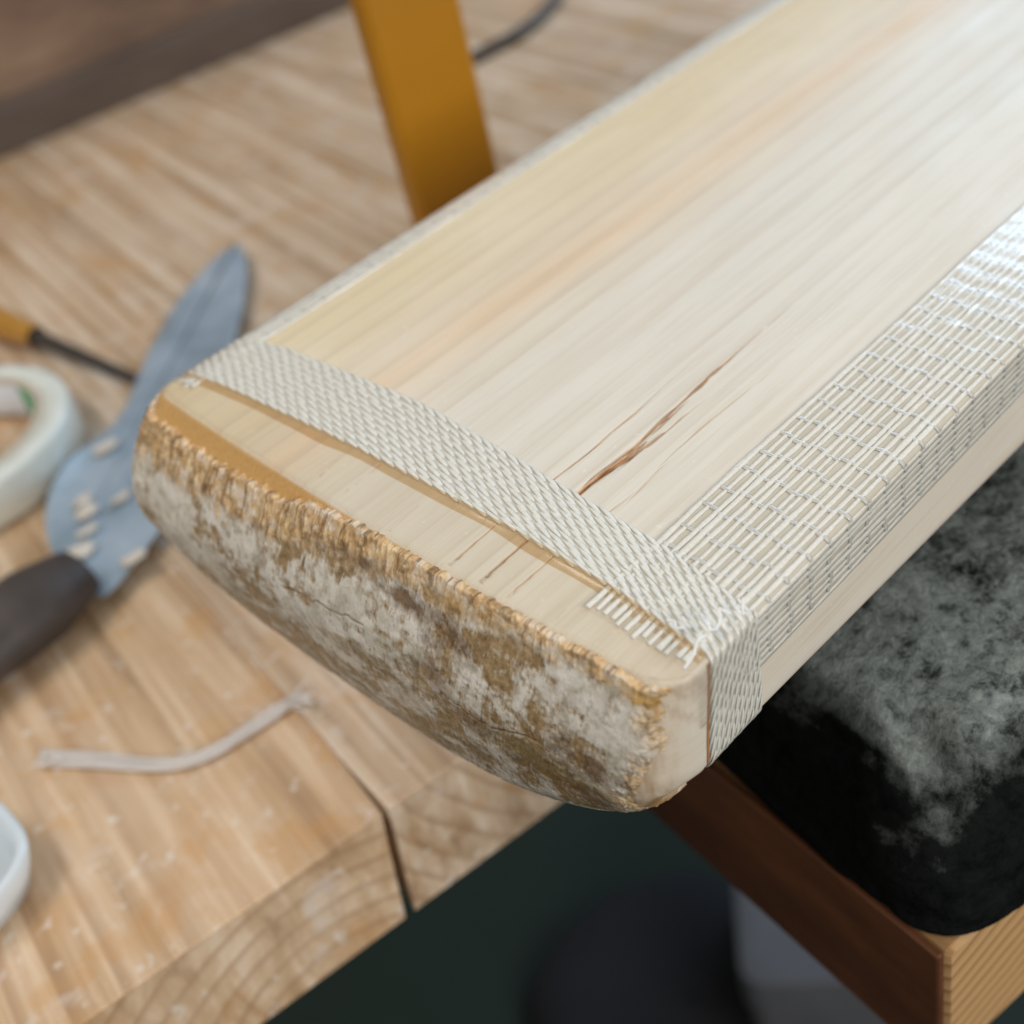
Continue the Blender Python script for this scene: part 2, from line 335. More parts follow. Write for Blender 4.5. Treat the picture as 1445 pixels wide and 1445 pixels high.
# splits in the face: polylines (mm), half width (mm) at each point
CR = [([(22.86, 19), (22.86, 25.8), (23.1, 31.3), (22.7, 37.4), (22.35, 43.3), (22.0, 50.4), (21.86, 57.3), (21.84, 60.9), (21.9, 70)], [.40, .45, .50, .22, .17, .24, .13, .09, .02], 1),
      ([(22.9, 19), (23.2, 26.9), (24.1, 31.0), (24.6, 35.8), (24.56, 41.3), (25.0, 46)], [.25, .38, .30, .12, .10, .02], 1),
      ([(22.7, 33), (23.3, 37), (23.0, 41.5), (22.4, 46)], [.05, .2, .13, .03], 1),
      ([(18.18, 19), (18.58, 28.5), (18.27, 34.1), (18.38, 38.4)], [.10, .13, .16, .28], 1), ([(18.38, 38.4), (17.85, 45.8), (17.99, 57)], [.1, .12, .02], .5),
      ([(28.5, 19), (29.3, 25.9), (28.2, 34.5), (28.12, 42.7), (28.6, 51.5), (28.48, 62)], [.13, .12, .12, .17, .08, .02], .55),
      ([(17.9, 11), (18.1, 5), (18.32, -2)], [.13, .13, .2], 1), ([(23.3, 11), (23.5, 4), (23.9, -2)], [.32, .2, .3], .9), ([(28.2, 11), (28.24, -2)], [.12, .15], .85),
      ([(-11.4, 11), (-10.6, 4), (-10.1, -2)], [.07, .09, .09], .45), ([(-4.8, 11), (-4.4, -2)], [.05, .08], .35), ([(6.5, 7), (6.9, -2)], [.05, .1], .4), ([(35.5, 4), (35.8, -2)], [.05, .1], .5)]
def crackmask(X, Y):
    m = np.zeros_like(X); d_ = np.zeros_like(X); xm = X*1000; ym = Y*1000
    for P, wd, st in CR:
        P = np.array(P, float); cx = np.interp(ym, P[:, 1] if P[0, 1] < P[-1, 1] else P[::-1, 1], P[:, 0] if P[0, 1] < P[-1, 1] else P[::-1, 0])
        w = np.interp(ym, P[:, 1] if P[0, 1] < P[-1, 1] else P[::-1, 1], wd if P[0, 1] < P[-1, 1] else wd[::-1])
        ins = (ym > P[:, 1].min()) & (ym < P[:, 1].max()); cx = cx+.16*(vnoise(ym*.9, ym*0, 5)-.5)+.07*(vnoise(ym*3, ym*0, 9)-.5)
        w = w*(.6+.8*vnoise(ym*1.1, ym*0+3, 3)); a = np.where(ins, np.clip(1.25-np.abs(xm-cx)/np.maximum(w, .02), 0, 1), 0)*st
        m = np.maximum(m, a); d_ = np.maximum(d_, a*np.minimum(w, .6))
    return m, d_
def build_blade():
    # rim strips
    inner_y = []
    sv = np.concatenate([np.linspace(0, 1, 7)**1.6*.0022, np.linspace(.0030, .013, 9), np.linspace(.0145, .018, 3)])
    fr = np.linspace(0, 1, 14)[1:]
    idx = np.arange(NO)[::1]
    keep = np.unique(np.concatenate([np.arange(0, NO, 3), [MID, NO-1]])); Vr = []
    Tt = thick(ux, uy)
    for s in sv: Vr.append(side_point(keep, np.full(len(keep), s)))
    for f in fr: Vr.append(side_point(keep, .018+(Tt[keep]-.018)*(1-(1-f)**1.6)))
    Vr = np.stack(Vr); nr, nc = Vr.shape[:2]
    sd = np.concatenate([sv, np.full(len(fr), .02)])
    gold = np.zeros((nr, nc)); gold += (toeW[keep]*(1-.8*sstep(.046, .051, ux[keep])))[None]*sstep(.00025, .0008, sd)[:, None]
    dirt = np.zeros((nr, nc)); xx = ux[keep][None]
    dirt += sstep(.0205-.0015, .0215, (-Vr[:, :, 2]))*np.where(uy[keep] < .012, 1, 0)[None]*.9
    nz = fbm(Vr[:, :, 0]*900, Vr[:, :, 2]*900+Vr[:, :, 1]*900, 3)
    dirt += sstep(.0035, 0.0, np.abs(Vr[:, :, 1]+.0045-.006*nz))*(xx > .046)*.8; dirt += (xx > .05)*(uy[keep][None] < .012)*sstep(.58, .7, fbm(Vr[:, :, 1]*700+Vr[:, :, 2]*500, Vr[:, :, 2]*60, 8))*.35
    V = [Vr.reshape(-1, 3)]; Fq = [quads(nr, nc)]; off = nr*nc
    # face: rows between matching outline points
    rows = np.unique(np.concatenate([np.arange(0, n, 4), [n-1]]))
    cols = np.unique(np.concatenate([np.linspace(-1, .1, 150), np.linspace(.1, .75, 400), np.linspace(.75, 1, 30)]))
    L = side_point(MID-rows, np.zeros(len(rows))); R = side_point(MID+rows, np.zeros(len(rows)))
    t = (cols[None]+1)/2; X = L[:, :1]*(1-t)+R[:, :1]*t; Y = L[:, 1:2]*(1-t)+R[:, 1:2]*t
    cm, dep = crackmask(X, Y)
    Zf = ztop(X, Y)-dep*.0012*(.6+.8*vnoise(X*6000, Y*900, 4))
    V.append(np.stack([X, Y, Zf], -1).reshape(-1, 3)); q = quads(len(rows), len(cols), off=off)[:, ::-1]; Fq.append(q)
    gold2 = np.zeros(X.size); off += X.size
    gf = sstep(.0007, .0, Y-ytoe(X))*.6
    # back
    rows = np.unique(np.concatenate([np.arange(0, n, 12), [n-1]])); c2 = np.linspace(0, 1, 41)
    Tl = side_point(MID-rows, Tt[MID-rows]); Tr = side_point(MID+rows, Tt[MID+rows])
    X2 = Tl[:, :1]*(1-c2)+Tr[:, :1]*c2; Y2 = Tl[:, 1:2]*(1-c2)+Tr[:, 1:2]*c2; Z2 = ztop(X2, Y2)-thick(X2, Y2)
    V.append(np.stack([X2, Y2, Z2], -1).reshape(-1, 3)); Fq.append(quads(len(rows), 41, off=off))
    z0 = np.zeros(X2.size)
    return mesh('blade', np.concatenate(V), np.concatenate(Fq), M['willow'], bat,
                attrs={'gold': np.concatenate([gold.ravel(), gf.ravel(), z0]), 'crack': np.concatenate([np.zeros(gold.size), cm.ravel(), z0]), 'dirt': np.concatenate([dirt.ravel(), np.zeros(X.size), z0])})
build_blade()

def build_toe():
    i0 = np.searchsorted(np.arange(NO), 0)
    sel = np.where((uy < .0095))[0]; sel = sel[(ux[sel] < .0535) | (uy[sel] < .004)]
    Tt = thick(ux[sel], uy[sel]); nr = 230; fr = np.linspace(0, 1, nr)[:, None]
    s = .0003+(Tt[None]-.0003)*fr; P = side_point(np.broadcast_to(sel, s.shape), s)
    # outward normals
    du = np.gradient(P, axis=1); dv = np.gradient(P, axis=0); N = np.cross(dv, du); N /= np.linalg.norm(N, axis=2)[:, :, None]+1e-12
    c = P.mean((0, 1)); 
    if (N*(P-np.array([0, .02, -.015]))).sum() < 0: N = -N
    L = np.cumsum(np.concatenate([[0], np.linalg.norm(np.diff(OUT[sel], axis=0), axis=1)])); L = L-np.interp(MID, sel, L); Lm = np.broadcast_to(L, s.shape)*1000   # mm along the toe
    sm = s*1000; xm = P[:, :, 0]*1000
    # where the filler starts below the face (mm)
    jag = (fbm(Lm*.9, Lm*0+1, 11, 4, .6)-.5)*2.4+(vnoise(Lm*2.6, Lm*0, 15)-.5)*.5
    start = np.interp(Lm, [-60, -52, -46, -36, -28, -20, -14, -9, 0, 20, 40, 60], [1.6, 2.6, 3.0, 3.4, 3.2, 3.0, 2.6, 1.2, .5, .35, .4, .8])+jag*np.interp(Lm, [-60, -14, -8, 60], [.75, .75, .4, .36])
    endx = np.interp(sm, [0, 8, 16, 22], [54.5, 53.5, 52.3, 51.5])+(fbm(sm*.22, sm*0, 21)-.5)*5
    d = sm-start; er = (endx-Lm)
    rimw = np.interp(Lm, [-60, -40, -15, 0, 10, 25, 45, 60], [3.6, 4.8, 5.6, 5.0, 3.2, 2.4, 2.0, 1.8])
    rimn = (fbm(Lm*.45, sm*.6, 31, 4)-.5)*5.0
    rim = 1-sstep(-1.6, 1.8, d-rimw-rimn)
    rim = np.maximum(rim, 1-sstep(.5, 5.0, er+(fbm(Lm*.8, sm*.5, 131)-.5)*3))
    big = fbm(Lm*.10, sm*.16, 41, 5, .55); med = fbm(Lm*.42, sm*.5, 47, 5, .6); fine = fbm(Lm*2.2, sm*1.6, 53, 4, .6)
    ridg = fbm(Lm*2.0+4.0*fbm(Lm*.35, sm*.35, 3), sm*.28, 61, 4, .5)             # fibres hanging down from the rim
    scr = fbm(Lm*3.2+sm*.5, sm*.35, 97, 3, .6)                                 # scuffs running down the toe
    paint = .52+1.9*(big-.5)+1.9*(med-.5)+.6*(scr-.5)
    paint += .22*sstep(-20, -45, Lm)*sstep(2, 6, d)+.15*sstep(6, 12, sm)-.16*sstep(19, 27, sm)
    olive = sstep(.56, .68, fbm(Lm*.16+9, sm*.22, 71, 5, .6))*sstep(8, 14, sm)*sstep(-30, 10, Lm)*.85
    olive = np.maximum(olive, np.clip(1.15-np.hypot((Lm-38)/13, (sm-19.5)/3.6)+(med-.5)*1.6, 0, 1)*sstep(6, 9, d))
    olive = np.maximum(olive, sstep(.40, .58, fbm(Lm*.5, sm*.5, 77, 4))*sstep(-9, -3, sm-thick(P[:, :, 0], 0*sm)*1000))
    # dark chipped hollow in the middle of the rim, and amber resin beside it
    bl = lambda l, q, a, b, k=1.0: np.clip(1.15-np.hypot((Lm-l)/a, (sm-q)/b)+(med-.5)*2.2+(fine-.5)*.8, 0, 1)*k
    hol = np.maximum(bl(14, 6.3, 7, 2.0), np.maximum(bl(4, 4.8, 6, 1.5, .9), bl(21, 8, 4.6, 3.2)))
    stain = hol*.9; stain = np.maximum(stain, np.maximum(bl(19, 13.5, 2.6, 3.6, .7), bl(24, 19.5, 4, 2.6, .7))); stain = np.maximum(stain, np.maximum(bl(44, 15, 6, 3.2, .85), bl(42, 22, 10, 1.8, .85)));
    amber = np.maximum(np.maximum(bl(26, 2.8, 4.5, 1.2), bl(52.5, 2.2, 3.5, 1.3)), bl(22, 3.4, 3, 1.4, .8)); stain = np.maximum(stain, sstep(.62, .74, fbm(Lm*1.1, sm*.8, 83, 4, .6))*.4*sstep(.5, 2, d))
    stain = np.maximum(stain, rim*sstep(.60, .70, ridg)*.75)
    crk = np.exp(-((sm-17-1.2*np.sin((Lm-22)*.35)-.5*vnoise(Lm*1.3, Lm*0, 5))/.16)**2)*((Lm > 20) & (Lm < 38)); stain = np.maximum(stain, crk*.8)
    crk2 = np.exp(-((sm-12.5+.10*Lm-.6*vnoise(Lm*.8, Lm*0, 6))/.12)**2)*((Lm > -12) & (Lm < 6)); stain = np.maximum(stain, crk2*.8)
    hgt = .75+.10*sstep(.35, .65, paint)+.10*(fine-.5)+.22*(med-.5)+.10*(scr-.5)
    hgt += rim*(.75*(ridg-.5)*2*np.interp(Lm, [-60, -45, -30, -5, 10, 60], [.3, .5, 1, 1, .6, .45])*(.35+1.3*fbm(Lm*.22, sm*.3, 111, 2))+.22*(fine-.5)+.22)-hol*.55-.25*(crk+crk2)
    emerge = np.minimum(sstep(-.25, .5, d), sstep(-.5, 4.5, er+(fine-.5)*1.5))
    h = (-.35+emerge*(.35+np.maximum(hgt, .08)*.85))*1e-3
    P = P+N*h[:, :, None]
    nr, nc = s.shape
    return mesh('toe_filler', P.reshape(-1, 3), quads(nr, nc), M['toe'], bat, attrs={'paint': paint, 'rim': rim, 'stain': stain, 'olive': olive, 'amber': amber, 'cream': np.clip(fbm(Lm*.35, sm*.8, 101, 4, .6), 0, 1)})
tf = build_toe(); tf['label'] = 'chalky grey filler on the toe, crumbling tan along its upper rim'

# ---- section of the blade at a given y: polyline round it, for anything wrapped on it
def section(y, m=12):
    i = MID+np.argmin(np.abs(OUT[MID:, 1]-y)+10*(np.abs(OUT[MID:, 0]-HW) > 1e-6)); j = MID-(i-MID)
    Tt = thick(HW, y); ss = np.concatenate([np.linspace(0, 1, 12)**1.6*.0046, np.linspace(.0055, Tt-.0046, 10), Tt-.0045*(1-np.sin(np.linspace(.1, 1, 8)*np.pi/2))])
    Lp = side_point(np.full(len(ss), j), ss); Rp = side_point(np.full(len(ss), i), ss)
    xt = np.linspace(Lp[0, 0], Rp[0, 0], 80)[1:-1]; top = np.stack([xt, np.full(78, y), ztop(xt, y)], 1)
    xb = np.linspace(Rp[-1, 0], Lp[-1, 0], 40)[1:-1]; bot = np.stack([xb, np.full(38, y), ztop(xb, y)-thick(xb, y)], 1)
    return Lp, top, Rp, bot
Lp, top, Rp, bot = section(.014)
def path(P, step):
    P = np.asarray(P); s = np.concatenate([[0], np.cumsum(np.linalg.norm(np.diff(P, axis=0), axis=1))]); k = int(s[-1]/step)+1
    t = np.linspace(0, s[-1], k); return np.stack([np.interp(t, s, P[:, q]) for q in range(3)], 1)
def normals2(Q):
    T = np.gradient(Q, axis=0); T[:, 1] = 0; T /= np.linalg.norm(T, axis=1)[:, None]; Nn = np.stack([-T[:, 2], 0*T[:, 0], T[:, 0]], 1)
    k = 5; Np = np.pad(Nn, ((k, k), (0, 0)), 'edge'); Ns = sum(Np[q:q+len(Nn)] for q in range(2*k+1)); return Ns/np.linalg.norm(Ns, axis=1)[:, None]
# ---- woven band round the toe end
loop = np.concatenate([bot[19:], Lp[::-1], top, Rp, bot[:20]])
Q = path(loop, .00022); NQ = normals2(Q); sQ = np.arange(len(Q))*.00022
xq = Q[:, 0]*1000; zq = Q[:, 2]*1000
cB = np.interp(xq, [-54, -50, -42, -10, 20, 38, 54], [12.6, 13.2, 14.4, 16, 15.4, 14.8, 12.9])/1000; hB = np.interp(xq, [-54, -50, -42, -10, 20, 38, 52], [5.6, 5.9, 6.3, 6.5, 5.2, 4.8, 4.5])/1000
dn = sstep(-2, -19, zq); rt = xq > 0
cB = np.where(rt, cB-.0013*dn*0.4, cB); hB = np.where(rt, hB+.0009*dn, hB)
band = None
def band_surface(off, tcols):
    V = []
    for t in tcols:
        e = 1-.35*max(0, (abs(t)-.85)/.15)
        w = Q+NQ*(off*e); w = w.copy(); w[:, 1] = cB+t*hB; V.append(w)
    return np.stack(V, 1)
tc = np.linspace(-1, 1, 13); BS = band_surface(.00026, tc); 
edge = (BS[:, [0, -1]]-NQ[:, None]*.00035)
BS = np.concatenate([edge[:, :1], BS, edge[:, 1:]], 1)
band = mesh('toe_binding', BS.reshape(-1, 3), quads(len(Q), 15), M['bandbase'], bat)
band['label'] = 'white woven tape wound round the bat near its toe'
bag = Bag(); NR = 11; step = .00262; sl = .25; Lq = sQ[-1]
def on_band(sv, t, off):
    P = np.stack([np.interp(sv, sQ, Q[:, k]) for k in range(3)], 1); Nn = np.stack([np.interp(sv, sQ, NQ[:, k]) for k in range(3)], 1)
    P = P+Nn*np.reshape(off, (-1, 1)); P[:, 1] = np.interp(sv, sQ, cB)+t*np.interp(sv, sQ, hB); return P, Nn
tt = np.linspace(-1, 1, 9)
for r in range(NR):
    t0 = (r+.5)/NR*2-1
    for k in range(int(Lq/step)):
        s0 = (k+.5+.37*r)*step+RNG.uniform(-.00012, .00012)
        if s0 > Lq-.003: s0 -= Lq-.006
        half = .00180*RNG.uniform(.93, 1.07); hw0 = np.interp(s0, sQ, hB); a_ = sl+RNG.uniform(-.04, .04)
        sv = s0+tt*half; t = t0-a_*(sv-s0)/hw0+RNG.uniform(-.012, .012)
        wd = hw0/NR*.66*np.sqrt(np.maximum(0, 1-(tt*.97)**2))**.8*RNG.uniform(.92, 1.08)
        P, Nn = on_band(sv, t, .00027+.00008*(1-tt**2)+RNG.uniform(-.00002, .00003))
        v, f = tube_arrays(P, wd+.00003, 6, .30, Nn); bag.add(v, f)
wv = bag.build('weave', M['yarn'], band); wv['kind'] = 'stuff'
# loose curled thread on the corner
TH = [(53.5, 4.6), (53.3, 6.6), (52.6, 8.3), (52.6, 9.6), (52.8, 10.4), (51.5, 11.0), (50.1, 11.9), (50.6, 11.9), (51.9, 11.2), (52.8, 10.5), (53.05, 11.3), (52.6, 12.6), (51.9, 13.4), (53.1, 13.7)]
P = catmull([(x/1000, y/1000, .0013+.0004*math.sin(i*1.7)-(.0008 if x > 53.2 else 0)) for i, (x, y) in enumerate(TH)], 8)
v, f = tube_arrays(P, .00021, 7); b2 = Bag(); b2.add(v, f)
for pts in ([(47.6, 9.0), (48.4, 9.3), (49.2, 8.7), (49.9, 9.2)], [(48.8, 10.4), (49.5, 9.9), (50.6, 9.6)], [(52.6, 17.0), (53.3, 15.9), (54.0, 15.2)]):
    P = catmull([(x/1000, y/1000, .0010-(.0008 if x > 53 else 0)) for x, y in pts], 8); v, f = tube_arrays(P, .00016, 6); b2.add(v, f)
b2.build('loose_thread', M['thread'], band)
# glue squeezed out along the band's toe-side edge
gx = np.linspace(-.0515, .0535, 400); yb = np.interp(gx*1000, [-54, -50, -42, -10, 20, 38, 54], [12.6, 13.2, 14.4, 16, 15.4, 14.8, 12.9])/1000-np.interp(gx*1000, [-54, -50, -42, -10, 20, 38, 52], [5.6, 5.9, 6.3, 6.5, 5.2, 4.8, 4.5])/1000
gw = .0014+.0007*(vnoise(gx*120, gx*0, 3)-.5); rowsV = []
for k, (t, h) in enumerate([(-.2, .00042), (.15, .00040), (.4, .00026), (.7, .00012), (1, .00002)]):
    rowsV.append(np.stack([gx, yb-t*gw, ztop(gx, 0)+h+.00003], 1))
gl = mesh('glue_bead', np.stack(rowsV, 1).reshape(-1, 3), quads(400, 5), M['glue'], band)

kx = np.where((xq > 50) & (zq < -1.5) & (zq > -19.5))[0]; P = Q[kx]+NQ[kx]*.00008; P[:, 1] = cB[kx]-hB[kx]-.00025
v, f = tube_arrays(P, .00022, 6, .6, NQ[kx]); M['gluedark'] = mat_simple('dried_glue', [(.3, (.38, .17, .07)), (.7, (.55, .30, .14))], (200, 200, 200), .3)
mesh('glue_line', v, f, M['gluedark'], band)
# ---- mesh tape along each edge
def edge_tape(sg, y0, x_in, z_low, nface, weft, name):
    Lp, top, Rp, bot = section(.05); E = Rp if sg > 0 else Lp
    tp = top[(top[:, 0]*sg > x_in)]; tp = tp if sg > 0 else tp[::-1]
    start = np.array([[x_in*sg, .05, ztop(x_in, 0)]]); pr = np.concatenate([start, tp, E[(E[:, 2] > z_low)]])
    pr = path(pr, .0002); Nn = normals2(pr)*sg; s = np.arange(len(pr))*np.linalg.norm(np.diff(pr, axis=0), axis=1).mean(); Ls = s[-1]
    def surf(sv, off): return np.stack([np.interp(sv, s, pr[:, 0])+off*np.interp(sv, s, Nn[:, 0]), np.interp(sv, s, pr[:, 2])+off*np.interp(sv, s, Nn[:, 2])], -1)
    def nor(sv): return np.stack([np.interp(sv, s, Nn[:, 0]), np.interp(sv, s, Nn[:, 2])], -1)
    nst = nface; sp = Ls/nst; Y = np.concatenate([np.arange(y0, .13, .00045), np.arange(.13, LEN-.004, .002)])
    # clear film, pulled down between the wefts
    sv = np.linspace(0, Ls, 90); ph = (Y-y0)/weft
    und = .5+.5*np.cos(2*np.pi*ph)
    G = np.zeros((len(Y), len(sv), 3))
    for k, q in enumerate(sv):
        bump_ = .00008*np.abs(np.sin(np.pi*q/sp))*.5
        lump = .00009*(fbm(Y*260, Y*0+q*420, 14)-.5)
        p = surf(np.array([q]), 0)[0]; nn = nor(np.array([q]))[0]; o = .00034+.000025*und+bump_+lump-(.0003 if k in (0, 89) else 0)
        G[:, k] = np.stack([p[0]+nn[0]*o, Y, p[1]+nn[1]*o], -1)
    root = mesh(name, G.reshape(-1, 3), quads(len(Y), len(sv)), M['film'], bat)
    Ya = Y[Y > .012]; A_ = np.zeros((len(Ya), 60, 3)); se = np.linspace(.0002, Ls-.0002, 60); wA = surf(se, .00007)
    A_[:, :, 0] = wA[:, 0]; A_[:, :, 2] = wA[:, 1]; A_[:, :, 1] = Ya[:, None]
    mesh('adhesive', A_.reshape(-1, 3), quads(len(Ya), 60), M['adhesive'], root)
    bg_ = Bag()
    for i in range(nst):
        q = (i+.5)*sp+RNG.uniform(-.05, .05)*sp; ya = y0+RNG.uniform(-.0006, .0009) if q < (HW-x_in-.001) else .013; yy = Y[Y > ya]
        qq = q+.00010*np.sin(yy*120+i*2.3)+.00030*(vnoise(yy*60, yy*0+i, 31)-.5)
        row = (yy-y0)/weft
        w = surf(qq, 0); nn = nor(qq); o = .00015+.00002*np.cos(2*np.pi*row+i)
        P = np.stack([w[:, 0]+nn[:, 0]*o, yy, w[:, 1]+nn[:, 1]*o], -1); up = np.stack([nn[:, 0], 0*yy, nn[:, 1]], -1)
        thin = .8+.5*vnoise(yy*160, yy*0+i*5, 44)+.25*(vnoise(yy*900, yy*0+i, 4)-.5)
        v, f = tube_arrays(P, 0.00034*thin*(1 if i % 3 else 1.2), 6, .38, up); bg_.add(v, f)
    o1 = bg_.build('strand', M['strand'], root); o1['kind'] = 'stuff'
    bw = Bag(); k = 3 if sg > 0 else 0
    while y0+(k+.35)*weft < (.13 if sg < 0 else LEN-.01):
        yc = y0+(k+.35)*weft; i = 0
        while i < nst-1:                                   # each weft steps sideways every other gap
            qs = np.linspace((i+.35)*sp, min((i+2.6)*sp, Ls-.0004), 16); jog = .00026*(1 if (i//2+k) % 2 else -1)+RNG.uniform(-.00008, .00008)
            yv = yc+jog+.00004*np.sin(qs*2500+k); o = .00017; w = surf(qs, 0); nn = nor(qs)
            P = np.stack([w[:, 0]+nn[:, 0]*o, yv, w[:, 1]+nn[:, 1]*o], -1); up = np.stack([nn[:, 0], 0*qs, nn[:, 1]], -1)
            v, f = tube_arrays(P, .00043*RNG.uniform(.8, 1.15)*np.sin(np.linspace(.25, np.pi-.25, 16))**.4, 6, .24, up); bw.add(v, f); i += 2
        k += 1
    o2 = bw.build('weft', M['weft'], root); o2['kind'] = 'stuff'
    return root
edge_tape(1, .0055, .0368, -.0118, 22, .0043, 'edge_tape')['label'] = 'clear mesh tape folded over the near edge'
edge_tape(-1, .0045, .0466, -.012, 16, .0040, 'edge_tape')['label'] = 'clear mesh tape folded over the far edge'
# clear facing film left between band and toe, its edge standing a little proud of the toe
xs = np.linspace(-.0525, .0530, 700); V = []
edgey = ytoe(xs)-.0003+.0005*(fbm(xs*500, xs*0, 91)-.5)+.0035*np.clip((np.abs(xs)-.050)/.004, 0, 1)**2
for t in np.linspace(0, 1, 8): V.append(np.stack([xs, edgey+(.0125-edgey)*t, ztop(xs, 0)+.00008+.00022*np.exp(-t*14)+.00003*(fbm(xs*300, xs*0+t*9, 5)-.5)], 1))
mesh('facing_film', np.stack(V).reshape(-1, 3), quads(8, 700), M['clear'], bat)
# slivers lifting out of the split
sb = Bag()
M['sliver'] = mat_simple('split_willow_fibre', [(.3, (.30, .13, .05)), (.6, (.62, .38, .20)), (.8, (.80, .64, .44))], (2000, 150, 900), .45)
for (x, y, L, dx) in [(23.0, 25, 7, .5), (23.4, 28, 6, .4), (22.9, 34, 9, -.4), (22.6, 44, 7, -.25), (24.3, 32, 6, .5), (23.7, 30, 5, .2), (22.6, 22, 7, .35), (22.2, 49, 5, -.1)]:
    t = np.linspace(0, 1, 14); P = np.stack([(x+dx*t+.1*np.sin(t*7+x))/1000, (y+L*t)/1000, -.0002+.00035*np.sin(np.pi*t)**1.0+ztop(.023, 0)], 1)
    v, f = tube_arrays(P, .00010*np.sin(np.pi*(t*.94+.03))+.00001, 5, .6); sb.add(v, f)
o = sb.build('sliver', M['sliver'], bat); o['kind'] = 'stuff'; o['label'] = 'brown wood fibres lifting out of the split in the face'

# ================================================================== support under the bat
M['pad'] = mat_pad()
def pad():
    x0, x1, y0, y1, z0, z1 = .040, .230, -.070, .0165, .0008, .0385
    nu, nv = 220, 150; u = np.linspace(-1, 1, nu); v = np.linspace(-1, 1, nv)
    # rounded block swept as superellipse dome plus skirt
    a = np.linspace(0, 1, 60); ang = np.linspace(0, 2*np.pi, 420, endpoint=False)
    cx, cy, hx, hy = (x0+x1)/2, (y0+y1)/2, (x1-x0)/2, (y1-y0)/2
    c_, s_ = np.cos(ang), np.sin(ang); e = .18
    ex = np.sign(c_)*np.abs(c_)**e; ey = np.sign(s_)*np.abs(s_)**e
    V = []; prof = [(1.0, 0), (1.003, .1), (1.0, .25), (.985, .42), (.96, .58), (.925, .72), (.88, .83), (.83, .91), (.77, .96), (.70, .99)]+[(q, 1.0) for q in np.linspace(.64, .02, 34)]
    pz = np.concatenate([np.linspace(0, .97, 30)]); 
    pp = np.array(prof); tt = np.linspace(0, len(prof)-1, 130); rr = np.interp(tt, np.arange(len(prof)), pp[:, 0]); hh = np.interp(tt, np.arange(len(prof)), pp[:, 1])
    ins = (1-rr)
    for r, h in zip(rr, hh):
        d = (1-r)*hy if r > .8 else None
        sx = 1-(1-r)*hy/hx if r > .8 else (1-.2*hy/hx)*(r/.8); x = cx+hx*ex*sx; y = cy+hy*ey*r; z = z0+(z1-z0)*h*np.ones_like(x)
        lm = (fbm(x*60, y*60, 3)-.5)*.0045*h+(fbm(x*220, y*220+z*220, 9)-.5)*.0012
        fold = .003*np.exp(-(((x-.047)-.35*(y+.06))/.0035)**2)*sstep(-.045, -.058, y)*h
        V.append(np.stack([x, y, z+lm-fold-.003*h], 1)+np.stack([-(fbm(y*90, z*90, 5)-.5)*.004*(r > .9), 0*x, 0*x], 1))
    V = np.stack(V); o = mesh('support_pad', V.reshape(-1, 3), quads(130, 420, True), M['pad'])
    return tag(o, 'black felt pad grey with dust, propping up the bat', 'pad')
pad()
M['darkwood'] = mat_simple('dark_stained_wood', [(.3, (.024, .008, .003)), (.5, (.095, .030, .010)), (.7, (.20, .070, .023))], (30, 12, 30), .6, bump=.2)
db = board(.0388, .0402, -.0665, .017, -.034, 0, M['darkwood'], None, 'vise_plank', .0004)
tag(db, 'dark stained plank sticking out from the bench below the pad', 'plank')
def mat_block():
    s = NT('pine_end_grain'); w = s.new('ShaderNodeTexWave', wave_type='BANDS', bands_direction='X', wave_profile='SAW'); s.set(w.inputs['Vector'], s.co((1, 1, 1), (0, 1.9, 0)))
    w.inputs['Scale'].default_value = 95; w.inputs['Distortion'].default_value = 1.6; w.inputs['Detail'].default_value = 2
    c = s.ramp(w.outputs['Fac'], [(0, (.58, .36, .17)), (.6, (.50, .29, .12)), (.92, (.28, .14, .05)), (1, (.5, .3, .13))])
    return s.out(c, .6)
lb = board(.0405, .21, -.067, .017, -.0335, -.0003, mat_block(), None, 'vise_block', .001)
tag(lb, 'pale pine block with striped end grain below the black pad', 'block')

# ================================================================== things on the bench
# knife: broad blade narrowing to a point, dark handle
M['steel'] = mat_simple('sky_tinted_steel', [(.3, (.26, .35, .43)), (.5, (.42, .55, .68)), (.7, (.56, .68, .80))], (45, 45, 45), .28, Metallic=.35)  # bluish reflection of the sky is put into the base colour
M['handle'] = mat_simple('dark_handle', [(.3, (.03, .024, .022)), (.6, (.07, .055, .05))], (60, 20, 60), .55)
kn = empty('knife', tuple(at(140, 770))); tag(kn, 'blue-grey steel knife with broad rounded heel lying beside the toe', 'knife')
outl = [(337, 343), (318, 352), (290, 378), (262, 410), (238, 445), (214, 488), (196, 528), (180, 568), (160, 598), (125, 628), (90, 655), (72, 690), (64, 730), (70, 770), (90, 806), (118, 832), (140, 841),
        (160, 830), (188, 796), (214, 762), (232, 735), (262, 670), (290, 600), (318, 520), (340, 440), (347, 385), (345, 352)]
zb = .0045
pts = catmull([at(px, py, zb) for px, py in outl], 5)[:-1]; ko = np.array(kn.location); cpt = pts.mean(0)
bis = pts+(cpt-pts)*0; inn = []
Tn = np.gradient(np.concatenate([pts[-1:], pts, pts[:1]]), axis=0)[1:-1]; Tn /= np.linalg.norm(Tn, axis=1)[:, None]; Nn = np.stack([-Tn[:, 1], Tn[:, 0], 0*Tn[:, 0]], 1)
if ((pts+Nn*.001-cpt)**2).sum() > ((pts-cpt)**2).sum(): Nn = -Nn
def klayer(ins, dz): q = pts+Nn*ins; q = q.copy(); q[:, 2] += dz; return q-ko
m = len(pts); V = np.concatenate([klayer(.0006, -.0011), klayer(0, -.0003), klayer(0, .0001), klayer(.0012, .0006)])
Fc = [tuple(q) for q in quads(4, m, True).tolist()]+[tuple(range(m)), tuple(range(4*m-1, 3*m-1, -1))]
mesh('blade', V, Fc, M['steel'], kn, smooth=False)
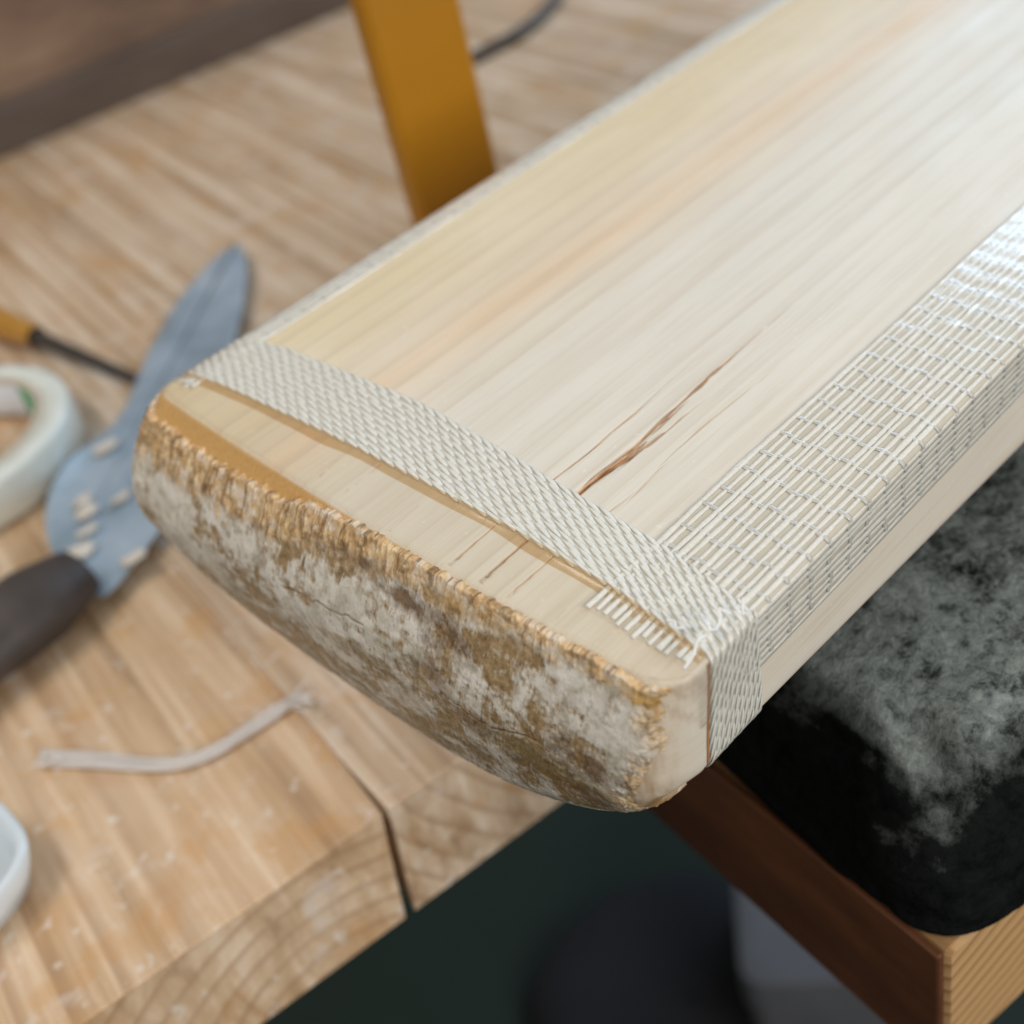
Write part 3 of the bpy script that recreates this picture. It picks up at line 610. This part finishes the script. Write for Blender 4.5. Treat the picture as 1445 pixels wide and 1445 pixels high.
h0, h1 = at(112, 805, .008), at(-330, 1150, .010); t = np.linspace(0, 1, 40); P = h0[None]*(1-t[:, None])+h1[None]*t[:, None]-ko
v, f = tube_arrays(P, .0105*np.minimum(1, .55+3*t)**.6*(1+.06*np.sin(t*9)), 20, .72)
V2 = np.concatenate([v, P[:1], P[-1:]]); nb = len(v); Fc = [tuple(q) for q in f.tolist()]+[(nb, (k+1) % 20, k) for k in range(20)]+[(nb+1, nb-20+k, nb-20+(k+1) % 20) for k in range(20)]
mesh('handle', V2, Fc, M['handle'], kn)
# shavings on the blade
M['shav'] = mat_simple('pale_shaving', [(.3, (.62, .55, .46)), (.7, (.80, .76, .70))], (300, 300, 300), .7)
shav = [(118, 706, .0026, 'tall curled wood shaving uppermost on the rounded heel of the knife'), (172, 702, .0027, 'round wood shaving on the knife nearest the bat'),
        (124, 722, .0036, 'largest wood shaving in the middle of the knife heel'), (122, 750, .0026, 'wood shaving just below the largest one on the knife'),
        (152, 630, .0034, 'wood shaving where the knife blade widens'), (112, 780, .0040, 'flat wood shaving low on the knife near its handle'),
        (186, 788, .0030, 'wood shaving on the lower right rim of the knife')]
for px, py, r, lab in shav:
    c = at(px, py, zb+.0014); k = 26; a = np.linspace(0, 2*np.pi, k, endpoint=False); V = []
    rr = r*(.6+.6*vnoise(np.cos(a)*1.6+px, np.sin(a)*1.6+py, 2)); rot = random.uniform(0, 3)
    for q, zz in ((1, -.0002), (1.05, .0002), (.7, .0006), (.3, .0007)): V.append(np.stack([rr*q*np.cos(a+rot)*1.15, rr*q*np.sin(a+rot)*.75, zz+.0004*np.cos(2*a)*q*(zz > 0)], 1))
    V = np.stack(V); Fc = [tuple(q) for q in quads(4, k, True).tolist()]+[tuple(range(k-1, -1, -1)), tuple(range(3*k, 4*k))]
    o = mesh('wood_shaving', V.reshape(-1, 3), Fc, M['shav']); o.location = tuple(c); tag(o, lab, 'shaving', 'wood shavings on the knife')
# roll of clear tape
M['rollside'] = mat_simple('wound_clear_tape', [(.3, (.74, .79, .72)), (.7, (.86, .89, .84))], (200, 200, 900), .22, Coat_Weight=.6, Transmission_Weight=.0)
M['core'] = mat_simple('card_core', [(.3, (.50, .42, .32)), (.7, (.62, .54, .43))], (60, 60, 60), .7)
M['white'] = mat_simple('label_paper', [(.3, (.66, .67, .70)), (.7, (.74, .75, .78))], (60, 60, 60), .5)
M['green'] = mat_simple('label_green', [(.3, (.05, .30, .12)), (.7, (.08, .38, .17))], (60, 60, 60), .5)
rc_ = np.array([-.0375, .203, 0]); roll = empty('tape_roll', tuple(rc_)); tag(roll, 'roll of clear tape lying flat at the left edge', 'tape roll')
def ringmesh(prof, name, mat, a0=0, a1=2*np.pi, k=120, parent=roll):
    full = abs(a1-a0-2*np.pi) < 1e-6; a = np.linspace(a0, a1, k, endpoint=not full); V = np.stack([np.stack([r*np.cos(a), r*np.sin(a), np.full(len(a), z)], 1) for r, z in prof])
    return mesh(name, V.reshape(-1, 3), quads(len(prof), len(a), full), mat, parent)
ringmesh([(.0290, .0005), (.0355, .0005), (.0362, .0012), (.0362, .0120), (.0355, .0128), (.0330, .0131), (.0292, .0129), (.0290, .0126), (.0290, .0005)], 'wound_tape', M['rollside'])
ringmesh([(.0289, .0006), (.0289, .0133), (.0272, .0133), (.0270, .013), (.0270, .0006), (.0289, .0006)], 'core', M['core'])
aw = math.radians(8)
ringmesh([(.02692, .0016), (.02692, .0122), (.0267, .0122), (.0267, .0016)], 'paper_label', M['white'], math.radians(19), math.radians(150), 60)
ringmesh([(.02692, .0016), (.02692, .0122), (.0267, .0122), (.0267, .0016)], 'green_stripe', M['green'], math.radians(2), math.radians(18.5), 24)
# pale plastic tray corner
M['tray'] = mat_simple('pale_blue_plastic', [(.3, (.60, .68, .74)), (.7, (.70, .77, .82))], (40, 40, 40), .25, Coat_Weight=.3)
tx = np.array([-.0932, .0560, 0]); a = np.linspace(0, 2*np.pi, 160, endpoint=False); e = .62
ex = np.sign(np.cos(a))*np.abs(np.cos(a))**e; ey = np.sign(np.sin(a))*np.abs(np.sin(a))**e; V = []
for q, z in ((.80, .0006), (.93, .0010), (.99, .005), (1.03, .0085), (1.02, .0095), (.97, .0096), (.94, .0088), (.90, .004), (.84, .0020), (.5, .0016), (.01, .0016)):
    V.append(np.stack([.030*ex*q, .0155*ey*q, np.full(160, z)], 1))
tr = mesh('plastic_tray', np.stack(V).reshape(-1, 3), quads(len(V), 160, True), M['tray']); tr.location = tuple(tx); tr.rotation_euler = (0, 0, math.radians(8))
tag(tr, 'pale blue plastic dish with raised rim at the lower left', 'dish')
# scrap of white tape with frayed ends
M['scrap'] = mat_film('white_scrap_tape', (1, .98, .96), .3, .45, (.92, .88, .85))
sp_ = [(54, 1068), (90, 1071), (140, 1074), (200, 1079), (250, 1078), (295, 1064), (335, 1040), (375, 1015), (405, 995), (432, 978)]
PP = catmull([at(px, py, .0009) for px, py in sp_], 10); org = at(250, 1076, 0); sc = empty('tape_scrap', tuple(org)); tag(sc, 'thin frayed strip of white tape lying on the bench front', 'tape scrap')
sb_ = Bag(); tq = np.linspace(0, 1, len(PP)); Tg = np.gradient(PP, axis=0); Tg /= np.linalg.norm(Tg, axis=1)[:, None]; Sd = np.stack([-Tg[:, 1], Tg[:, 0], 0*tq], 1)
for k in range(13):
    u = (k/12*2-1); wdt = np.interp(tq, [0, .08, .5, 1], [.0024, .0019, .0015, .0012]); c0 = int(RNG.integers(0, 5)); c1 = len(PP)-int(RNG.integers(0, 4))
    P = PP+Sd*(u*wdt+.0003*(vnoise(tq*6, tq*0+k, 12)-.5))[:, None]+np.array([0, 0, 1])*(.0005*vnoise(tq*9, tq*0+k*3, 13))[:, None]-org
    v, f = tube_arrays(P[c0:c1], .00024, 5, .6); sb_.add(v, f)
sb_.build('strip', M['scrap'], sc)
bg3 = Bag()
for k in range(16):
    left = k < 8; b0 = at(*(sp_[1] if left else sp_[-2]), .001); e0 = at(*((random.uniform(48, 66), random.uniform(1054, 1092)) if left else (random.uniform(415, 445), random.uniform(955, 1005))), random.uniform(.0008, .004))
    P = catmull([b0, (b0+e0)/2+np.array([random.uniform(-1, 1)*.0012, random.uniform(-1, 1)*.0012, .0008]), e0], 6)-org; v, f = tube_arrays(P, .00022 if left else .0003, 5); bg3.add(v, f)
o = bg3.build('frayed_fibre', M['scrap'], sc); o['kind'] = 'stuff'
# upright orange bar of a clamp
M['orange'] = mat_simple('orange_paint', [(.3, (.40, .17, .001)), (.7, (.47, .205, .002))], (15, 15, 15), .45)
def upright(px0, px1, py, base_y, hgt, th):
    """box standing on the bench whose left and right front edges pass through the two pixels"""
    def hit(px):
        d = RW@np.array([px-C0, py-C0, F]); t = (base_y-CAMP[1])/d[1]; return CAMP+d*t
    A, B = hit(px0), hit(px1); return A[0], B[0]
xa, xb = upright(548.5, 684, 140, .150, .3, .02)
cb = empty('clamp_bar', ((xa+xb)/2, .150, 0)); tag(cb, 'upright flat orange bar standing behind the bat', 'clamp bar')
hw_ = (xb-xa)/2; r = .0015; V = []; prof = [(-hw_+r, 0), (hw_-r, 0), (hw_, r), (hw_, .008-r), (hw_-r, .008), (-hw_+r, .008), (-hw_, .008-r), (-hw_, r)]
for z in (.0003, .001, .16, .259, .26): V.append([(x*(.985 if z in (.0003, .26) else 1), y, z) for x, y in prof])
V = np.array(V); mesh('bar', V.reshape(-1, 3), [tuple(q) for q in quads(5, 8, True).tolist()]+[tuple(range(7, -1, -1)), tuple(range(32, 40))], M['orange'], cb, smooth=False)
# awl: amber handle and dark shaft
M['amber'] = mat_simple('amber_handle', [(.3, (.42, .20, .03)), (.7, (.52, .27, .05))], (40, 40, 40), .3, Coat_Weight=.4)
aw0 = at(25, 468, .004); aw_ = empty('awl', (aw0[0], aw0[1], 0)); tag(aw_, 'thin dark awl with amber handle lying behind the knife', 'awl')
b0 = at(-160, 395, .006); b1 = at(52, 476, .006); t = np.linspace(0, 1, 24)[:, None]; P = b0*(1-t)+b1*t-np.array(aw_.location)
v, f = tube_arrays(P, .0058*np.sin(np.pi*(.1+.78*t[:, 0]))**.5, 14, 1); mesh('handle', v, f, M['amber'], aw_)
b2_ = at(215, 545, .0025); P = b1*(1-t)+b2_*t-np.array(aw_.location); v, f = tube_arrays(P, .0026-.0012*t[:, 0], 10); mesh('shaft', v, f, M['dark'], aw_)
# cable
P = catmull([at(640, 95, .0025), at(690, 70, .0025), at(735, 45, .0025), at(765, 20, .0025), at(785, -5, .0025), at(800, -50, .0025), at(790, -110, .0025)], 12); o_ = P.mean(0)
v, f = tube_arrays(P-o_, .0024, 10); cbl = mesh('cable', v, f, M['dark']); cbl.location = tuple(o_); tag(cbl, 'dark curved cable on the bench beyond the orange bar', 'cable')

# ================================================================== below the bench
M['floor'] = mat_simple('dark_green_floor', [(.3, (.004, .014, .008)), (.7, (.008, .022, .013))], (5, 5, 5), .75)
fl = mesh('floor', [(-4, -4, -.62), (4, -4, -.62), (4, 4, -.62), (-4, 4, -.62)], [(0, 1, 2, 3)], M['floor']); fl['kind'] = 'structure'
M['sheet'] = mat_simple('navy_cloth', [(.3, (.003, .003, .005)), (.7, (.009, .009, .013))], (12, 12, 12), .85)
def heap(name, px, z, sx, sy, h, mat, rot, seed, loc=None):
    c = at(*px, z) if loc is None else np.array(loc); k = 64; a = np.linspace(0, 2*np.pi, k, endpoint=False); V = []
    for q, hh in ((1, 0), (.98, .25), (.93, .55), (.85, .78), (.7, .92), (.5, 1.0), (.25, 1.03), (.02, 1.04)):
        w = q*(1+.25*(fbm(np.cos(a)*2+seed, np.sin(a)*2, seed)-.5)); x = sx*w*np.cos(a); y = sy*w*np.sin(a)
        V.append(np.stack([x, y, h*hh*(1+.25*(fbm(x*12+seed, y*12, 4)-.5))], 1))
    o = mesh(name, np.stack(V).reshape(-1, 3), quads(8, k, True), mat); o.location = tuple(c); o.rotation_euler = (0, 0, rot); return o
sh = heap('cloth_heap', (985, 1440), -.619, .10, .12, .03, M['sheet'], math.radians(20), 3); tag(sh, 'dark navy cloth heaped on the floor under the bench', 'cloth')
M['tub'] = mat_simple('grey_plastic', [(.3, (.09, .092, .10)), (.7, (.14, .143, .155))], (10, 10, 10), .5)
def crate(px, z, sx, sy, h, rot, label):
    c = at(*px, z); r = .012; prof = []
    for cx, cy, a0 in ((1, 1, 0), (-1, 1, 90), (-1, -1, 180), (1, -1, 270)):
        for a in (0, 30, 60, 90): prof.append((cx*(sx-r)+r*math.cos(math.radians(a0+a)), cy*(sy-r)+r*math.sin(math.radians(a0+a))))
    V = [[(x*q, y*q, zz) for x, y in prof] for q, zz in ((.02, .002), (.93, .002), (.95, .006), (.985, h-.03), (1.03, h-.03), (1.03, h-.003), (1.02, h), (.9, h+.001), (.02, h+.001))]
    V = np.array(V); o = mesh('plastic_crate', V.reshape(-1, 3), [tuple(q) for q in quads(len(V), 16, True).tolist()], M['tub'], smooth=False)
    o.location = tuple(c); o.rotation_euler = (0, 0, math.radians(rot)); return tag(o, label, 'crate')
crate((1185, 1400), -.619, .06, .055, .12, 50, 'grey plastic crate on the floor below the dark plank')
